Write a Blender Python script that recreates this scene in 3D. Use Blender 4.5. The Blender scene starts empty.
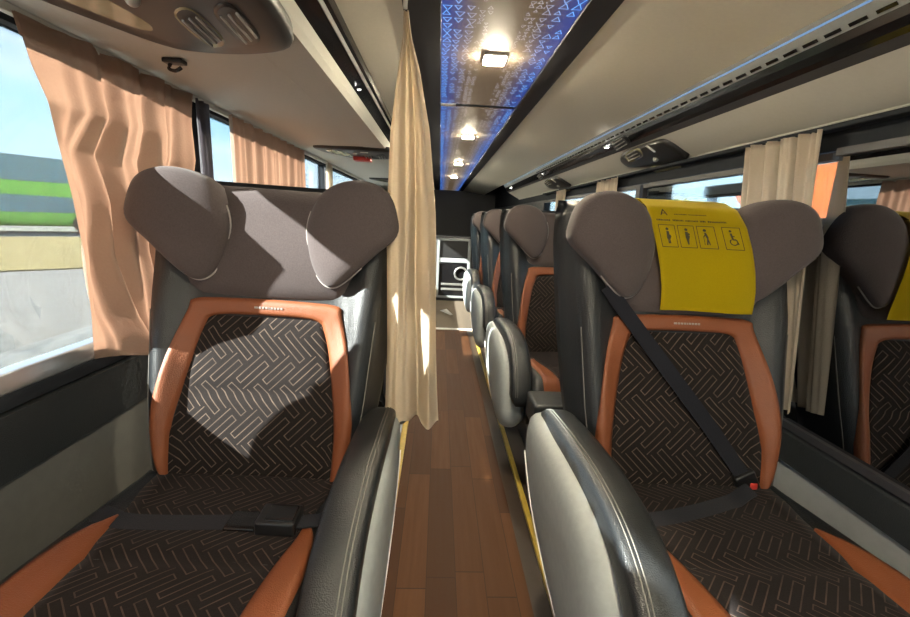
import bpy, bmesh, math, random
from mathutils import Vector, Matrix
random.seed(7)
C = bpy.context.scene.collection
PI = math.pi

# ------------------------------------------------------------------ materials
def hexc(r, g, b):
    f = lambda c: (c/255/12.92) if c/255 <= .04045 else ((c/255+.055)/1.055)**2.4
    return (f(r), f(g), f(b), 1)

class NT:
    def __init__(s, name):
        s.m = bpy.data.materials.new(name); s.m.use_nodes = True
        s.t = s.m.node_tree; s.t.nodes.clear()
        s.out = s.t.nodes.new('ShaderNodeOutputMaterial')
    def n(s, typ, **kw):
        nd = s.t.nodes.new(typ)
        for k, v in kw.items():
            if hasattr(nd, k) and k not in nd.inputs: setattr(nd, k, v)
            else: s.put(nd.inputs[k], v)
        return nd
    def put(s, sock, v):
        if isinstance(v, bpy.types.NodeSocket): s.t.links.new(v, sock)
        else: sock.default_value = v
    def math(s, op, a, b=None, c=None):
        nd = s.t.nodes.new('ShaderNodeMath'); nd.operation = op
        s.put(nd.inputs[0], a)
        if b is not None: s.put(nd.inputs[1], b)
        if c is not None: s.put(nd.inputs[2], c)
        return nd.outputs[0]
    def mix(s, f, a, b):
        nd = s.t.nodes.new('ShaderNodeMix'); nd.data_type = 'RGBA'
        s.put(nd.inputs[0], f); s.put(nd.inputs[6], a); s.put(nd.inputs[7], b)
        return nd.outputs[2]
    def coord(s, kind='Object'):
        return s.n('ShaderNodeTexCoord').outputs[kind]
    def xyz(s, v):
        nd = s.n('ShaderNodeSeparateXYZ'); s.put(nd.inputs[0], v); return nd.outputs
    def noise(s, scale, detail=3, vec=None, rough=.5):
        nd = s.n('ShaderNodeTexNoise'); nd.inputs['Scale'].default_value = scale
        nd.inputs['Detail'].default_value = detail; nd.inputs['Roughness'].default_value = rough
        s.put(nd.inputs['Vector'], vec if vec is not None else s.coord())
        return nd.outputs
    def smooth(s, x, a, b):
        nd = s.t.nodes.new('ShaderNodeMapRange'); nd.interpolation_type = 'SMOOTHSTEP'
        s.put(nd.inputs[0], x); nd.inputs[1].default_value = a; nd.inputs[2].default_value = b
        return nd.outputs[0]
    def bump(s, h, strength=.3, dist=.01):
        nd = s.t.nodes.new('ShaderNodeBump'); nd.inputs['Strength'].default_value = strength
        nd.inputs['Distance'].default_value = dist; s.put(nd.inputs['Height'], h)
        return nd.outputs[0]
    def principled(s, **kw):
        p = s.t.nodes.new('ShaderNodeBsdfPrincipled')
        for k, v in kw.items(): s.put(p.inputs[k.replace('_', ' ')], v)
        s.t.links.new(p.outputs[0], s.out.inputs[0]); return p

def mat_plain(name, col, rough=.5, metal=0., var=.12, scale=30, bump=.0, spec=.5, bdist=.002):
    t = NT(name)
    nz = t.noise(scale, 4)[0]
    dark = tuple(c*(1-var) for c in col[:3])+(1,); lite = tuple(min(1, c*(1+var)) for c in col[:3])+(1,)
    p = t.principled(Base_Color=t.mix(nz, dark, lite), Roughness=rough, Metallic=metal)
    p.inputs['Specular IOR Level'].default_value = spec
    if bump: t.put(p.inputs['Normal'], t.bump(t.noise(scale*4, 4)[0], bump, bdist))
    return t.m

def mat_leather(name, col, rough=.38):
    t = NT(name)
    co = t.coord()
    v = t.n('ShaderNodeTexVoronoi'); v.inputs['Scale'].default_value = 420; t.put(v.inputs['Vector'], co)
    w = t.noise(9, 3, co)[0]
    h = t.math('ADD', t.math('MULTIPLY', v.outputs[0], .35), t.math('MULTIPLY', w, 1.6))
    nz = t.noise(14, 3, co)[0]
    c = t.mix(nz, tuple(x*.85 for x in col[:3])+(1,), tuple(x*1.15 for x in col[:3])+(1,))
    t.principled(Base_Color=c, Roughness=t.math('MULTIPLY_ADD', nz, .15, rough-.07), Normal=t.bump(h, .35, .006))
    return t.m

def mat_fabric(name, col, lite, scale=260):
    t = NT(name); co = t.coord()
    a = t.noise(scale, 3, co)[0]; b = t.noise(7, 3, co)[0]
    c = t.mix(t.math('MULTIPLY_ADD', a, .7, t.math('MULTIPLY', b, .3)), col, lite)
    p = t.principled(Base_Color=c, Roughness=.95, Normal=t.bump(a, .35, .002))
    p.inputs['Specular IOR Level'].default_value = .15
    p.inputs['Sheen Weight'].default_value = .14; p.inputs['Sheen Roughness'].default_value = .5
    return t.m

def mat_maze(name, axes, ground, ground2, line, size=.0165):
    """woven upholstery: a herringbone of light broken lines turned 45 degrees"""
    t = NT(name); co = t.coord(); s = t.xyz(co)
    A, B = s[axes[0]], s[axes[1]]
    k = .7071/(size*3)
    u = t.math('MULTIPLY', t.math('ADD', A, B), k); v = t.math('MULTIPLY', t.math('SUBTRACT', A, B), k)
    m = t.math('FLOORED_MODULO', t.math('SUBTRACT', t.math('FLOOR', u), t.math('FLOOR', v)), 4.0)
    hor = t.math('LESS_THAN', m, 2.0)
    th = .075
    lh = t.math('LESS_THAN', t.math('ABSOLUTE', t.math('SUBTRACT', t.math('FRACT', t.math('MULTIPLY', v, 3.0)), .5)), th)
    lv = t.math('LESS_THAN', t.math('ABSOLUTE', t.math('SUBTRACT', t.math('FRACT', t.math('MULTIPLY', u, 3.0)), .5)), th)
    fu_, fv_ = t.math('FRACT', u), t.math('FRACT', v)
    def AND(*a):
        r = a[0]
        for b in a[1:]: r = t.math('MULTIPLY', r, b)
        return r
    def near(x, c): return t.math('LESS_THAN', t.math('ABSOLUTE', t.math('SUBTRACT', x, c)), th/3)
    def between(x, a, b): return AND(t.math('GREATER_THAN', x, a-th/3), t.math('LESS_THAN', x, b+th/3))
    def cell(k): return t.math('LESS_THAN', t.math('ABSOLUTE', t.math('SUBTRACT', m, float(k))), .5)
    def NOT(a): return t.math('SUBTRACT', 1.0, a)
    # every block of three strokes is joined at its ends so that it reads as one folded line
    c0 = AND(cell(0), near(fu_, 1/6), between(fv_, 1/6, .5)); c1 = AND(cell(1), near(fu_, 5/6), between(fv_, .5, 5/6))
    c3 = AND(cell(3), near(fv_, 1/6), between(fu_, .5, 5/6)); c2 = AND(cell(2), near(fv_, 5/6), between(fu_, 1/6, .5))
    cut = t.math('MAXIMUM', AND(cell(0), t.math('LESS_THAN', fu_, 1/6-th/3), t.math('LESS_THAN', fv_, .6)), AND(cell(1), t.math('GREATER_THAN', fu_, 5/6+th/3), t.math('GREATER_THAN', fv_, .4)))
    cut = t.math('MAXIMUM', cut, t.math('MAXIMUM', AND(cell(3), t.math('LESS_THAN', fv_, 1/6-th/3), t.math('GREATER_THAN', fu_, .4)), AND(cell(2), t.math('GREATER_THAN', fv_, 5/6+th/3), t.math('LESS_THAN', fu_, .6))))
    lin = t.math('ADD', t.math('MULTIPLY', hor, lh), t.math('MULTIPLY', NOT(hor), lv))
    lin = AND(lin, NOT(cut))
    lin = t.math('MAXIMUM', t.math('MAXIMUM', lin, t.math('MAXIMUM', c0, c1)), t.math('MAXIMUM', c2, c3))
    wn = t.noise(26, 2, co)[0]
    lin = t.math('MULTIPLY', t.math('MINIMUM', lin, 1.0), t.math('MULTIPLY_ADD', wn, 1.3, .05))
    a = t.noise(320, 2, co)[0]
    g = t.mix(a, ground, ground2)
    c = t.mix(lin, g, line)
    p = t.principled(Base_Color=c, Roughness=.92, Normal=t.bump(t.math('ADD', t.math('MULTIPLY', a, .5), lin), .3, .002))
    p.inputs['Specular IOR Level'].default_value = .15
    p.inputs['Sheen Weight'].default_value = .04
    return t.m

def mat_curtain(name, col, lite, trans=.45, tcol=(.9, .5, .35, 1)):
    t = NT(name); co = t.coord()
    a = t.noise(180, 2, co)[0]; b = t.noise(5, 3, co)[0]
    c = t.mix(t.math('MULTIPLY_ADD', a, .5, t.math('MULTIPLY', b, .5)), col, lite)
    nrm = t.bump(t.math('ADD', t.math('MULTIPLY', a, .2), b), .25, .01)
    d = t.n('ShaderNodeBsdfDiffuse', Color=c, Normal=nrm)
    tr = t.n('ShaderNodeBsdfTranslucent', Color=tcol, Normal=nrm)
    mx = t.n('ShaderNodeMixShader'); mx.inputs[0].default_value = trans
    t.t.links.new(d.outputs[0], mx.inputs[1]); t.t.links.new(tr.outputs[0], mx.inputs[2])
    t.t.links.new(mx.outputs[0], t.out.inputs[0]); return t.m

def mat_glass(name, tint, refl):
    t = NT(name)
    tr = t.n('ShaderNodeBsdfTransparent', Color=tint)
    g = t.n('ShaderNodeBsdfGlossy', Roughness=.0, Color=(.95, .97, 1, 1))
    lw = t.n('ShaderNodeLayerWeight'); lw.inputs[0].default_value = .3
    f = t.math('MINIMUM', t.math('MULTIPLY_ADD', lw.outputs[0], .5, refl), .8)
    mx = t.n('ShaderNodeMixShader'); t.put(mx.inputs[0], f)
    t.t.links.new(tr.outputs[0], mx.inputs[1]); t.t.links.new(g.outputs[0], mx.inputs[2])
    t.t.links.new(mx.outputs[0], t.out.inputs[0]); return t.m

def mat_emit(name, col, strength):
    t = NT(name)
    e = t.n('ShaderNodeEmission', Color=col, Strength=strength)
    t.t.links.new(e.outputs[0], t.out.inputs[0]); return t.m

def mat_wood(name):
    t = NT(name); s = t.xyz(t.coord())
    px = t.math('DIVIDE', s[0], .095); row = t.math('FLOOR', px)
    r1 = t.n('ShaderNodeTexWhiteNoise', noise_dimensions='1D'); t.put(r1.inputs['W'], row)
    py = t.math('ADD', t.math('DIVIDE', s[1], .62), t.math('MULTIPLY', r1.outputs[0], 7.0)); seg = t.math('FLOOR', py)
    cv = t.n('ShaderNodeCombineXYZ'); t.put(cv.inputs[0], row); t.put(cv.inputs[1], seg)
    r2 = t.n('ShaderNodeTexWhiteNoise', noise_dimensions='2D'); t.put(r2.inputs['Vector'], cv.outputs[0])
    gv = t.n('ShaderNodeCombineXYZ'); t.put(gv.inputs[0], t.math('MULTIPLY', s[0], 60.0)); t.put(gv.inputs[1], t.math('MULTIPLY', s[1], 3.0)); t.put(gv.inputs[2], t.math('MULTIPLY', r2.outputs[0], 40.))
    gr = t.noise(1.0, 4, gv.outputs[0], .6)[0]
    c = t.mix(r2.outputs[0], hexc(60, 35, 14), hexc(94, 59, 27))
    c = t.mix(t.math('MULTIPLY', gr, .75), c, hexc(66, 36, 18))
    ex = t.math('LESS_THAN', t.math('ABSOLUTE', t.math('SUBTRACT', t.math('FRACT', px), .5)), .488)
    ey = t.math('LESS_THAN', t.math('ABSOLUTE', t.math('SUBTRACT', t.math('FRACT', py), .5)), .497)
    c = t.mix(t.math('MULTIPLY', ex, ey), hexc(50, 28, 14), c)
    p = t.principled(Base_Color=c, Roughness=t.math('MULTIPLY_ADD', gr, .2, .5)); p.inputs['Specular IOR Level'].default_value = .2; return t.m

def mat_led():
    """dark glossy ceiling film with glowing blue triangle outlines, no outlines but a painted warm glow along the middle"""
    t = NT('led_film'); s = t.xyz(t.coord())
    d = t.math('ABSOLUTE', s[0])                      # object origin is on the panel's middle line
    def layer(cs, off, th, lo):
        u, v = t.math('DIVIDE', t.math('ADD', s[0], off), cs), t.math('DIVIDE', s[1], cs*1.12)
        cv = t.n('ShaderNodeCombineXYZ'); t.put(cv.inputs[0], t.math('FLOOR', u)); t.put(cv.inputs[1], t.math('FLOOR', v))
        wn = t.n('ShaderNodeTexWhiteNoise', noise_dimensions='2D'); t.put(wn.inputs['Vector'], cv.outputs[0])
        rc = t.xyz(wn.outputs[1])
        sgn = t.math('SUBTRACT', t.math('MULTIPLY', t.math('GREATER_THAN', rc[0], .5), 2.0), 1.0)
        lx = t.math('SUBTRACT', t.math('FRACT', u), t.math('MULTIPLY_ADD', rc[1], .3, .35))
        ly = t.math('MULTIPLY', t.math('SUBTRACT', t.math('FRACT', v), t.math('MULTIPLY_ADD', rc[2], .2, .4)), sgn)
        ax = t.math('ABSOLUTE', lx)
        sd = t.math('MAXIMUM', t.math('ADD', t.math('MULTIPLY', ax, .9), t.math('MULTIPLY', ly, .45)), t.math('MULTIPLY', ly, -1.0))
        size = t.math('MULTIPLY_ADD', rc[1], .10, .15)
        line = t.math('LESS_THAN', t.math('ABSOLUTE', t.math('SUBTRACT', sd, size)), th)
        return t.math('MULTIPLY', line, t.math('GREATER_THAN', rc[2], lo))
    big = t.math('MULTIPLY', layer(.0335, .187, .030, .16), t.math('GREATER_THAN', d, .187-.1005))
    small = t.math('MULTIPLY', layer(.0205, .187, .045, .35), t.math('MULTIPLY', t.math('GREATER_THAN', d, .045), t.math('LESS_THAN', d, .0865)))
    line = t.math('MAXIMUM', big, small)
    edge = t.smooth(d, .07, .185)
    lc = t.mix(edge, (.36, .33, .36, 1), (.15, .50, 1.15, 1))
    glow = t.mix(edge, (.060, .042, .026, 1), (.008, .03, .17, 1))  # warm glow around the lamps is put into the middle's emission
    em = t.mix(line, glow, lc)
    p = t.principled(Base_Color=(.13, .10, .075, 1), Roughness=.55); p.inputs['Specular IOR Level'].default_value = .25
    t.put(p.inputs['Emission Color'], em); p.inputs['Emission Strength'].default_value = .55
    return t.m

def mat_ground(name, a, b, scale, cobble=False):
    t = NT(name); co = t.coord()
    n1 = t.noise(scale, 5, co)[0]
    if cobble:
        v = t.n('ShaderNodeTexVoronoi'); v.inputs['Scale'].default_value = 5.0; t.put(v.inputs['Vector'], co)
        n1 = t.math('MULTIPLY_ADD', t.math('SUBTRACT', 1.0, v.outputs[0]), .7, t.math('MULTIPLY', n1, .4))
    t.principled(Base_Color=t.mix(n1, a, b), Roughness=.95, Normal=t.bump(n1, .5, .03)); return t.m

M = {}
M['leather'] = mat_leather('black_leather', (.011, .013, .015, 1))
M['orange'] = mat_leather('orange_leather', (.205, .060, .020, 1), .5)
M['velour'] = mat_fabric('brown_velour', (.052, .041, .041, 1), (.10, .082, .081, 1))
M['maze_back'] = mat_maze('maze_upholstery_back', (0, 2), (.009, .007, .0065, 1), (.018, .014, .013, 1), (.13, .095, .075, 1))
M['maze_seat'] = mat_maze('maze_upholstery_cushion', (0, 1), (.009, .007, .007, 1), (.018, .014, .014, 1), (.085, .058, .046, 1))
M['piping'] = mat_plain('grey_piping', (.34, .31, .29, 1), .7)
M['thread'] = mat_plain('pale_thread', (.17, .165, .15, 1), .8)
M['greyplastic'] = mat_plain('grey_plastic', (.28, .30, .30, 1), .55, bump=.08, scale=60)
M['blackplastic'] = mat_plain('black_plastic', (.012, .012, .013, 1), .35)
M['gloss'] = mat_plain('gloss_black', (.008, .008, .009, 1), .14)
M['console'] = mat_plain('dark_console_plastic', (.022, .022, .022, 1), .38)
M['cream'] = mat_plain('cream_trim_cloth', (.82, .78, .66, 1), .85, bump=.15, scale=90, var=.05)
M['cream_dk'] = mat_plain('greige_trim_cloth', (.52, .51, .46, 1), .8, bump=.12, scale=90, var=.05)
M['darkframe'] = mat_plain('charcoal_frame', (.035, .035, .04, 1), .5)
M['wallblack'] = mat_leather('black_wall_vinyl', (.026, .03, .033, 1), .45)
M['wallgrey'] = mat_plain('wall_board_shaded', (.13, .13, .12, 1), .7, bump=.1)  # same board as on the right, its shade put into the colour
M['wallgrey_r'] = mat_plain('wall_board_lit', (.36, .38, .39, 1), .7, bump=.1)  # lighter copy of that board for the better-lit right wall
M['rubber'] = mat_plain('window_rubber', (.016, .019, .024, 1), .8, spec=.2)
M['alu'] = mat_plain('aluminium', (.55, .58, .6, 1), .3, metal=.8)
M['silver'] = mat_plain('brushed_silver', (.42, .42, .40, 1), .38, metal=.7)
M['yellowstrip'] = mat_plain('yellow_edge_strip', (.52, .36, .06, 1), .4, var=.3)
M['wood'] = mat_wood('wood_planks')
M['vinyl'] = mat_plain('dark_brown_floor_vinyl', (.045, .028, .018, 1), .5)
M['carpet'] = mat_plain('brown_carpet', (.10, .075, .05, 1), .9, bump=.3, scale=80)
M['led'] = mat_led()
M['lamp'] = mat_emit('warm_lamp_lens', (1, .88, .64, 1), 340)
M['spot'] = mat_emit('spotlight_lens', (1, .97, .9, 1), 6)
M['blueled'] = mat_emit('blue_led_line', (.35, .6, 1, 1), .2)
M['curtain'] = mat_curtain('beige_curtain_cloth', (.33, .27, .22, 1), (.42, .345, .28, 1), .20, (.78, .39, .25, 1))
M['curtain_aisle'] = mat_curtain('cream_curtain_cloth', (.62, .54, .43, 1), (.70, .62, .51, 1), .12, (.8, .65, .45, 1))
M['curtain_right'] = mat_curtain('greige_curtain_cloth', (.62, .54, .44, 1), (.72, .64, .53, 1), .12, (.6, .5, .4, 1))
M['curtain_dark'] = mat_curtain('grey_curtain_cloth', (.12, .12, .13, 1), (.2, .19, .2, 1), .15, (.3, .25, .3, 1))
M['glass'] = mat_glass('tinted_window_glass', (.36, .38, .39, 1), .02)
M['glass_dark'] = mat_glass('dark_window_glass', (.012, .014, .018, 1), .42)
M['glass_mid'] = mat_glass('mid_window_glass', (.42, .45, .46, 1), .14)
M['glass_clear'] = mat_glass('windscreen_glass', (.42, .43, .43, 1), .02)
M['yellowcloth'] = mat_fabric('yellow_cover_cloth', (.52, .38, .004, 1), (.64, .48, .008, 1), 300)
M['print'] = mat_plain('dark_print', (.06, .05, .02, 1), .9)
M['webbing'] = mat_fabric('seat_belt_webbing', (.008, .0085, .012, 1), (.018, .019, .026, 1), 500)
M['red'] = mat_plain('red_plastic', (.55, .05, .04, 1), .4)
M['lens'] = mat_plain('amber_lens', (.30, .28, .17, 1), .12)
M['white'] = mat_plain('white_paint', (.75, .74, .70, 1), .6)
M['paper'] = mat_plain('white_paper', (.8, .79, .75, 1), .9)
M['buspaint'] = mat_plain('green_bus_paint', (.42, .95, .12, 1), .35)
M['busglass'] = mat_plain('teal_bus_glass', (.24, .42, .43, 1), .25)
M['orangepaint'] = mat_plain('orange_bus_paint', (.27, .06, .010, 1), .4)
M['maroon'] = mat_plain('maroon_stripe', (.18, .03, .06, 1), .5)
M['cobble'] = mat_ground('grey_cobbles', (.07, .066, .055, 1), (.21, .198, .17, 1), 9, True)
M['grass'] = mat_ground('dry_grass', (.13, .095, .022, 1), (.24, .185, .06, 1), 3)
M['leaf'] = mat_ground('olive_leaves', (.10, .12, .04, 1), (.34, .33, .14, 1), 2)
M['bark'] = mat_plain('bark', (.12, .08, .05, 1), .9)
M['beige_paint'] = mat_plain('beige_coach_paint', (.4, .38, .33, 1), .5)

# ------------------------------------------------------------------ mesh helpers
def link(name, me, mat, parent=None, smooth=True):
    o = bpy.data.objects.new(name, me); C.objects.link(o)
    for m in (mat if isinstance(mat, (list, tuple)) else [mat]): me.materials.append(M[m])
    if parent is not None: o.parent = parent
    if smooth:
        for p in me.polygons: p.use_smooth = True
    return o

def obj(name, bm, mat, parent=None, smooth=True, auto=None, recalc=True):
    if recalc: bmesh.ops.recalc_face_normals(bm, faces=bm.faces)
    me = bpy.data.meshes.new(name); bm.to_mesh(me); bm.free()
    o = link(name, me, mat, parent, smooth)
    if smooth and auto is not None: me.set_sharp_from_angle(angle=math.radians(auto))
    return o

def tag(o, label, cat, group=None, kind=None):
    o['label'] = label
    if cat: o['category'] = cat
    if group: o['group'] = group
    if kind: o['kind'] = kind
    return o

def struct(o):
    o['kind'] = 'structure'; return o

def empty(name, loc=(0, 0, 0), rz=0):
    o = bpy.data.objects.new(name, None); C.objects.link(o); o.location = loc
    o.rotation_euler = (0, 0, rz); o.empty_display_size = .1; return o

def box(bm, x0, x1, y0, y1, z0, z1, bev=0., mi=0):
    r = bmesh.ops.create_cube(bm, size=1)
    vs = r['verts']
    for v in vs:
        v.co = Vector(((x0+x1)/2+v.co.x*(x1-x0), (y0+y1)/2+v.co.y*(y1-y0), (z0+z1)/2+v.co.z*(z1-z0)))
    fs = set(f for v in vs for f in v.link_faces)
    for f in fs: f.material_index = mi
    if bev:
        es = list(set(e for v in vs for e in v.link_edges))
        bmesh.ops.bevel(bm, geom=es, offset=bev, segments=3, affect='EDGES', profile=.6)
    return vs

def boxobj(name, x0, x1, y0, y1, z0, z1, mat, parent=None, bev=.0):
    bm = bmesh.new(); box(bm, x0, x1, y0, y1, z0, z1, bev)
    return obj(name, bm, mat, parent, smooth=bev > 0, auto=40)

def grid(bm, pts, closed_u=False, closed_v=False, mi=0):
    """pts[row][col] -> quads; returns rows of verts"""
    vs = [[bm.verts.new(p) for p in row] for row in pts]
    R, K = len(vs), len(vs[0])
    for i in range(R if closed_v else R-1):
        for j in range(K if closed_u else K-1):
            f = bm.faces.new((vs[i][j], vs[i][(j+1) % K], vs[(i+1) % R][(j+1) % K], vs[(i+1) % R][j])); f.material_index = mi
    return vs

def loft(bm, rings, cap=True):
    vs = grid(bm, rings, closed_u=True)
    if cap:
        for ring, flip in ((vs[0], True), (vs[-1], False)):
            c = bm.verts.new(sum((v.co for v in ring), Vector())/len(ring))
            n = len(ring)
            for j in range(n):
                a, b = ring[j], ring[(j+1) % n]
                bm.faces.new((b, a, c) if flip else (a, b, c))
    return vs

def catmull(P, per=6, closed=True):
    P = [Vector(p) for p in P]; n = len(P); out = []
    for i in range(n if closed else n-1):
        p0 = P[(i-1) % n] if closed or i > 0 else P[0]
        p1, p2 = P[i], P[(i+1) % n]
        p3 = P[(i+2) % n] if closed or i+2 < n else P[-1]
        for k in range(per):
            t = k/per
            out.append(.5*((2*p1)+(-p0+p2)*t+(2*p0-5*p1+4*p2-p3)*t*t+(-p0+3*p1-3*p2+p3)*t**3))
    if not closed: out.append(P[-1])
    return out

def tube(bm, pts, r, n=8, closed=False):
    pts = [Vector(p) for p in pts]; rings = []
    N = len(pts)
    up = Vector((.13, .31, .94))
    for i, p in enumerate(pts):
        a = pts[(i-1) % N] if closed or i > 0 else p
        b = pts[(i+1) % N] if closed or i < N-1 else p
        t = (b-a).normalized(); s = t.cross(up)
        if s.length < 1e-4: s = t.cross(Vector((1, 0, 0)))
        s.normalize(); q = s.cross(t)
        rr = r[i] if isinstance(r, (list, tuple)) else r
        rings.append([p+rr*(math.cos(2*PI*k/n)*s+math.sin(2*PI*k/n)*q) for k in range(n)])
    if closed: grid(bm, rings, closed_u=True, closed_v=True)
    else: loft(bm, rings)

def ribbon(bm, pts, wdir, w, th, ndir):
    """flat strap with thickness"""
    wd = [Vector(d).normalized() for d in wdir]; nd = [Vector(d).normalized() for d in ndir]
    rings = []
    for p, a, b in zip(pts, wd, nd):
        p = Vector(p); rings.append([p-a*w/2, p+a*w/2, p+a*w/2+b*th, p-a*w/2+b*th])
    loft(bm, rings)

def prism_y(bm, prof, y0, y1, mi=0, segs=1):
    """closed xz profile extruded along y"""
    rings = [[Vector((x, y0+(y1-y0)*k/segs, z)) for x, z in prof] for k in range(segs+1)]
    vs = grid(bm, rings, closed_u=True, mi=mi)
    for ring in (vs[0], vs[-1]):
        try:
            f = bm.faces.new(ring); f.material_index = mi
        except ValueError: pass

def strip_y(bm, path, th, y0, y1, segs=1):
    """open xz path given thickness th (to its left) and extruded along y"""
    P = [Vector((x, 0, z)) for x, z in path]; off = []
    for i, p in enumerate(P):
        a = P[max(i-1, 0)]; b = P[min(i+1, len(P)-1)]
        t = (b-a).normalized(); off.append(p+Vector((-t.z, 0, t.x))*th)
    prof = [(p.x, p.z) for p in P]+[(p.x, p.z) for p in reversed(off)]
    prism_y(bm, prof, y0, y1, segs=segs)

def sst(a, b, x):
    t = min(1, max(0, (x-a)/(b-a))); return t*t*(3-2*t)

def interp(tab, x):
    for (a, va), (b, vb) in zip(tab, tab[1:]):
        if x <= b: 
            k = max(0, (x-a)/(b-a)); return va+(vb-va)*k
    return tab[-1][1]

def dup_tree(o, parent=None):
    c = o.copy(); C.objects.link(c); c.parent = parent
    for ch in list(o.children): dup_tree(ch, c)
    return c

# ------------------------------------------------------------------ seat
def w_back(t): return interp([(-.1, .27), (0, .285), (.3, .318), (.6, .338), (.85, .348), (1.0, .34), (1.1, .33)], t)
def back_front(x, t):
    """front face of the backrest in seat space (seat faces -y)"""
    a = min(1, abs(x)/w_back(t))
    y = .205*t
    y += -.022*math.exp(-((t-.22)/.2)**2)*(1-a*a)
    y += -.042*math.exp(-((a-.80)/.13)**2)*interp([(0, .7), (.25, 1), (.62, 1), (.8, .45), (1.1, .3)], t)
    y += .075*sst(.86, 1.0, a)**2
    return y
def bz(t): return .40+.82*t
def tz(z): return (z-.40)/.82

def backrest_mesh():
    bm = bmesh.new(); rings = []
    ts = [-.06, -.03]+[i/22 for i in range(0, 22)]+[.98, 1.0]
    N = 36
    for i, t in enumerate(ts):
        k = 1.0
        if t < 0: k = .97
        if t > .97: k = .985
        w = w_back(t)*k; ring = []
        for j in range(N+1):
            x = -w+2*w*j/N; x = w*math.sin(PI/2*(x/w))*.35+x*.65
            y = back_front(x/k, t)+(0 if t <= .97 else .02)
            ring.append(Vector((x, y, bz(t))))
        yb = .205*t+.155*interp([(0, 1.), (1, .8)], t)
        for j in range(13):
            b = 1-2*j/12
            x = w*interp([(0, .98), (.5, 1.03), (1, 1.05)], t)*b; ring.append(Vector((x, yb-.05*abs(b)**4, bz(t))))
        rings.append(ring)
    loft(bm, rings)
    return bm

def front_patch(bm, rows, lift, nx=14, depth=.02, pillow=.0, groove=None):
    """raised upholstery panel on the backrest; rows = [(t, x0, x1)]; edges turn back into the seat"""
    pts = []
    R = len(rows)
    for i, (t, x0, x1) in enumerate(rows):
        r = []
        for j in range(nx+1):
            s = j/nx; x = x0+(x1-x0)*s
            ve = min(i, R-1-i)/(R-1)
            e = min(1, 6*min(s, 1-s))*min(1, 8*ve)
            l = lift+pillow*sst(0, 1, e)
            if groove is not None: l -= .011*math.exp(-((t-groove)/.018)**2)*sst(.3, 1, e)
            r.append(Vector((x, back_front(x, t)-l, bz(t))))
        pts.append(r)
    n0, n1 = nx+1, R
    front = grid(bm, pts)
    loop = front[0]+[front[i][-1] for i in range(1, R)]+list(reversed(front[-1][:-1]))+[front[i][0] for i in range(R-2, 0, -1)]
    back = [bm.verts.new(v.co+Vector((0, depth, 0))) for v in loop]
    for i in range(len(loop)):
        k = (i+1) % len(loop); bm.faces.new((loop[i], back[i], back[k], loop[k]))

def band_mesh(pairs, surf, lift, nx=5, sub=4, depth=.015):
    """ribbon of upholstery between outer and inner outlines given as (outer(a,b), inner(a,b)), laid on surf(a,b,lift)"""
    bm = bmesh.new()
    O = catmull([Vector((p[0][0], p[0][1], 0)) for p in pairs], sub, False)
    I = catmull([Vector((p[1][0], p[1][1], 0)) for p in pairs], sub, False)
    pts = []
    for o, i in zip(O, I):
        r = []
        for k in range(nx+1):
            s = k/nx; q = o.lerp(i, s); e = sst(0, 1, min(1, 4*min(s, 1-s)))
            r.append(surf(q.x, q.y, lift+.005*e))
        pts.append(r)
    front = grid(bm, pts); R = len(front)
    loop = front[0]+[front[i][-1] for i in range(1, R)]+list(reversed(front[-1][:-1]))+[front[i][0] for i in range(R-2, 0, -1)]
    base = {}
    back = [bm.verts.new(surf(*uv, lift-depth)) for uv in
            [(O[0].lerp(I[0], k/nx).x, O[0].lerp(I[0], k/nx).y) for k in range(nx+1)] +
            [(I[i].x, I[i].y) for i in range(1, R)] +
            [(O[-1].lerp(I[-1], k/nx).x, O[-1].lerp(I[-1], k/nx).y) for k in range(nx-1, -1, -1)] +
            [(O[i].x, O[i].y) for i in range(R-2, 0, -1)]]
    for i in range(len(loop)):
        k = (i+1) % len(loop); bm.faces.new((loop[i], back[i], back[k], loop[k]))
    return bm

def surf_back(x, z, lift):
    t = tz(z); return Vector((x, back_front(x, t)-lift, z))

def cush_top(x, y):
    a = min(1, abs(x)/.305)
    z = .425+.035*sst(0, -.45, y) if False else .425+.04*min(1, max(0, -y/.45))
    z += .018*(1-a*a)
    z += .02*math.exp(-((a-.82)/.13)**2)
    z -= .05*sst(.88, 1, a)**2
    z -= .09*sst(-.50, -.60, y)**2 if y < -.5 else 0
    return z
def surf_cush(x, y, lift): return Vector((x, y, cush_top(x, y)+lift))

def cushion_mesh():
    bm = bmesh.new(); rings = []
    ys = [.05, .04]+[-.02-.58*i/26 for i in range(27)]+[-.605, -.60]
    for i, y in enumerate(ys):
        w = .305-(.006 if i in (0, len(ys)-1) else 0); ring = []
        for j in range(25):
            x = -w+2*w*j/24; ring.append(Vector((x, y, cush_top(x, y))))
        zb = .27+(.06 if y < -.55 else 0)
        for j in range(9):
            x = w*(1-2*j/8)*.97; ring.append(Vector((x, y, zb)))
        rings.append(ring)
    loft(bm, rings); return bm

def cush_patch():
    bm = bmesh.new(); pts = []
    ys = [.03-.02*i for i in range(0, 32)]
    for y in ys:
        w = interp([(-.60, .166), (-.46, .172), (-.36, .18), (-.25, .198), (-.16, .212), (-.10, .225), (.04, .235)], y)
        pts.append([surf_cush(-w+2*w*j/16, y, .006-(.006*math.exp(-((y+.33)/.02)**2) if True else 0)) for j in range(17)])
    front = grid(bm, pts); R = len(front)
    loop = front[0]+[front[i][-1] for i in range(1, R)]+list(reversed(front[-1][:-1]))+[front[i][0] for i in range(R-2, 0, -1)]
    back = [bm.verts.new(v.co-Vector((0, 0, .02))) for v in loop]
    for i in range(len(loop)):
        k = (i+1) % len(loop); bm.faces.new((loop[i], back[i], back[k], loop[k]))
    return bm

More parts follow.
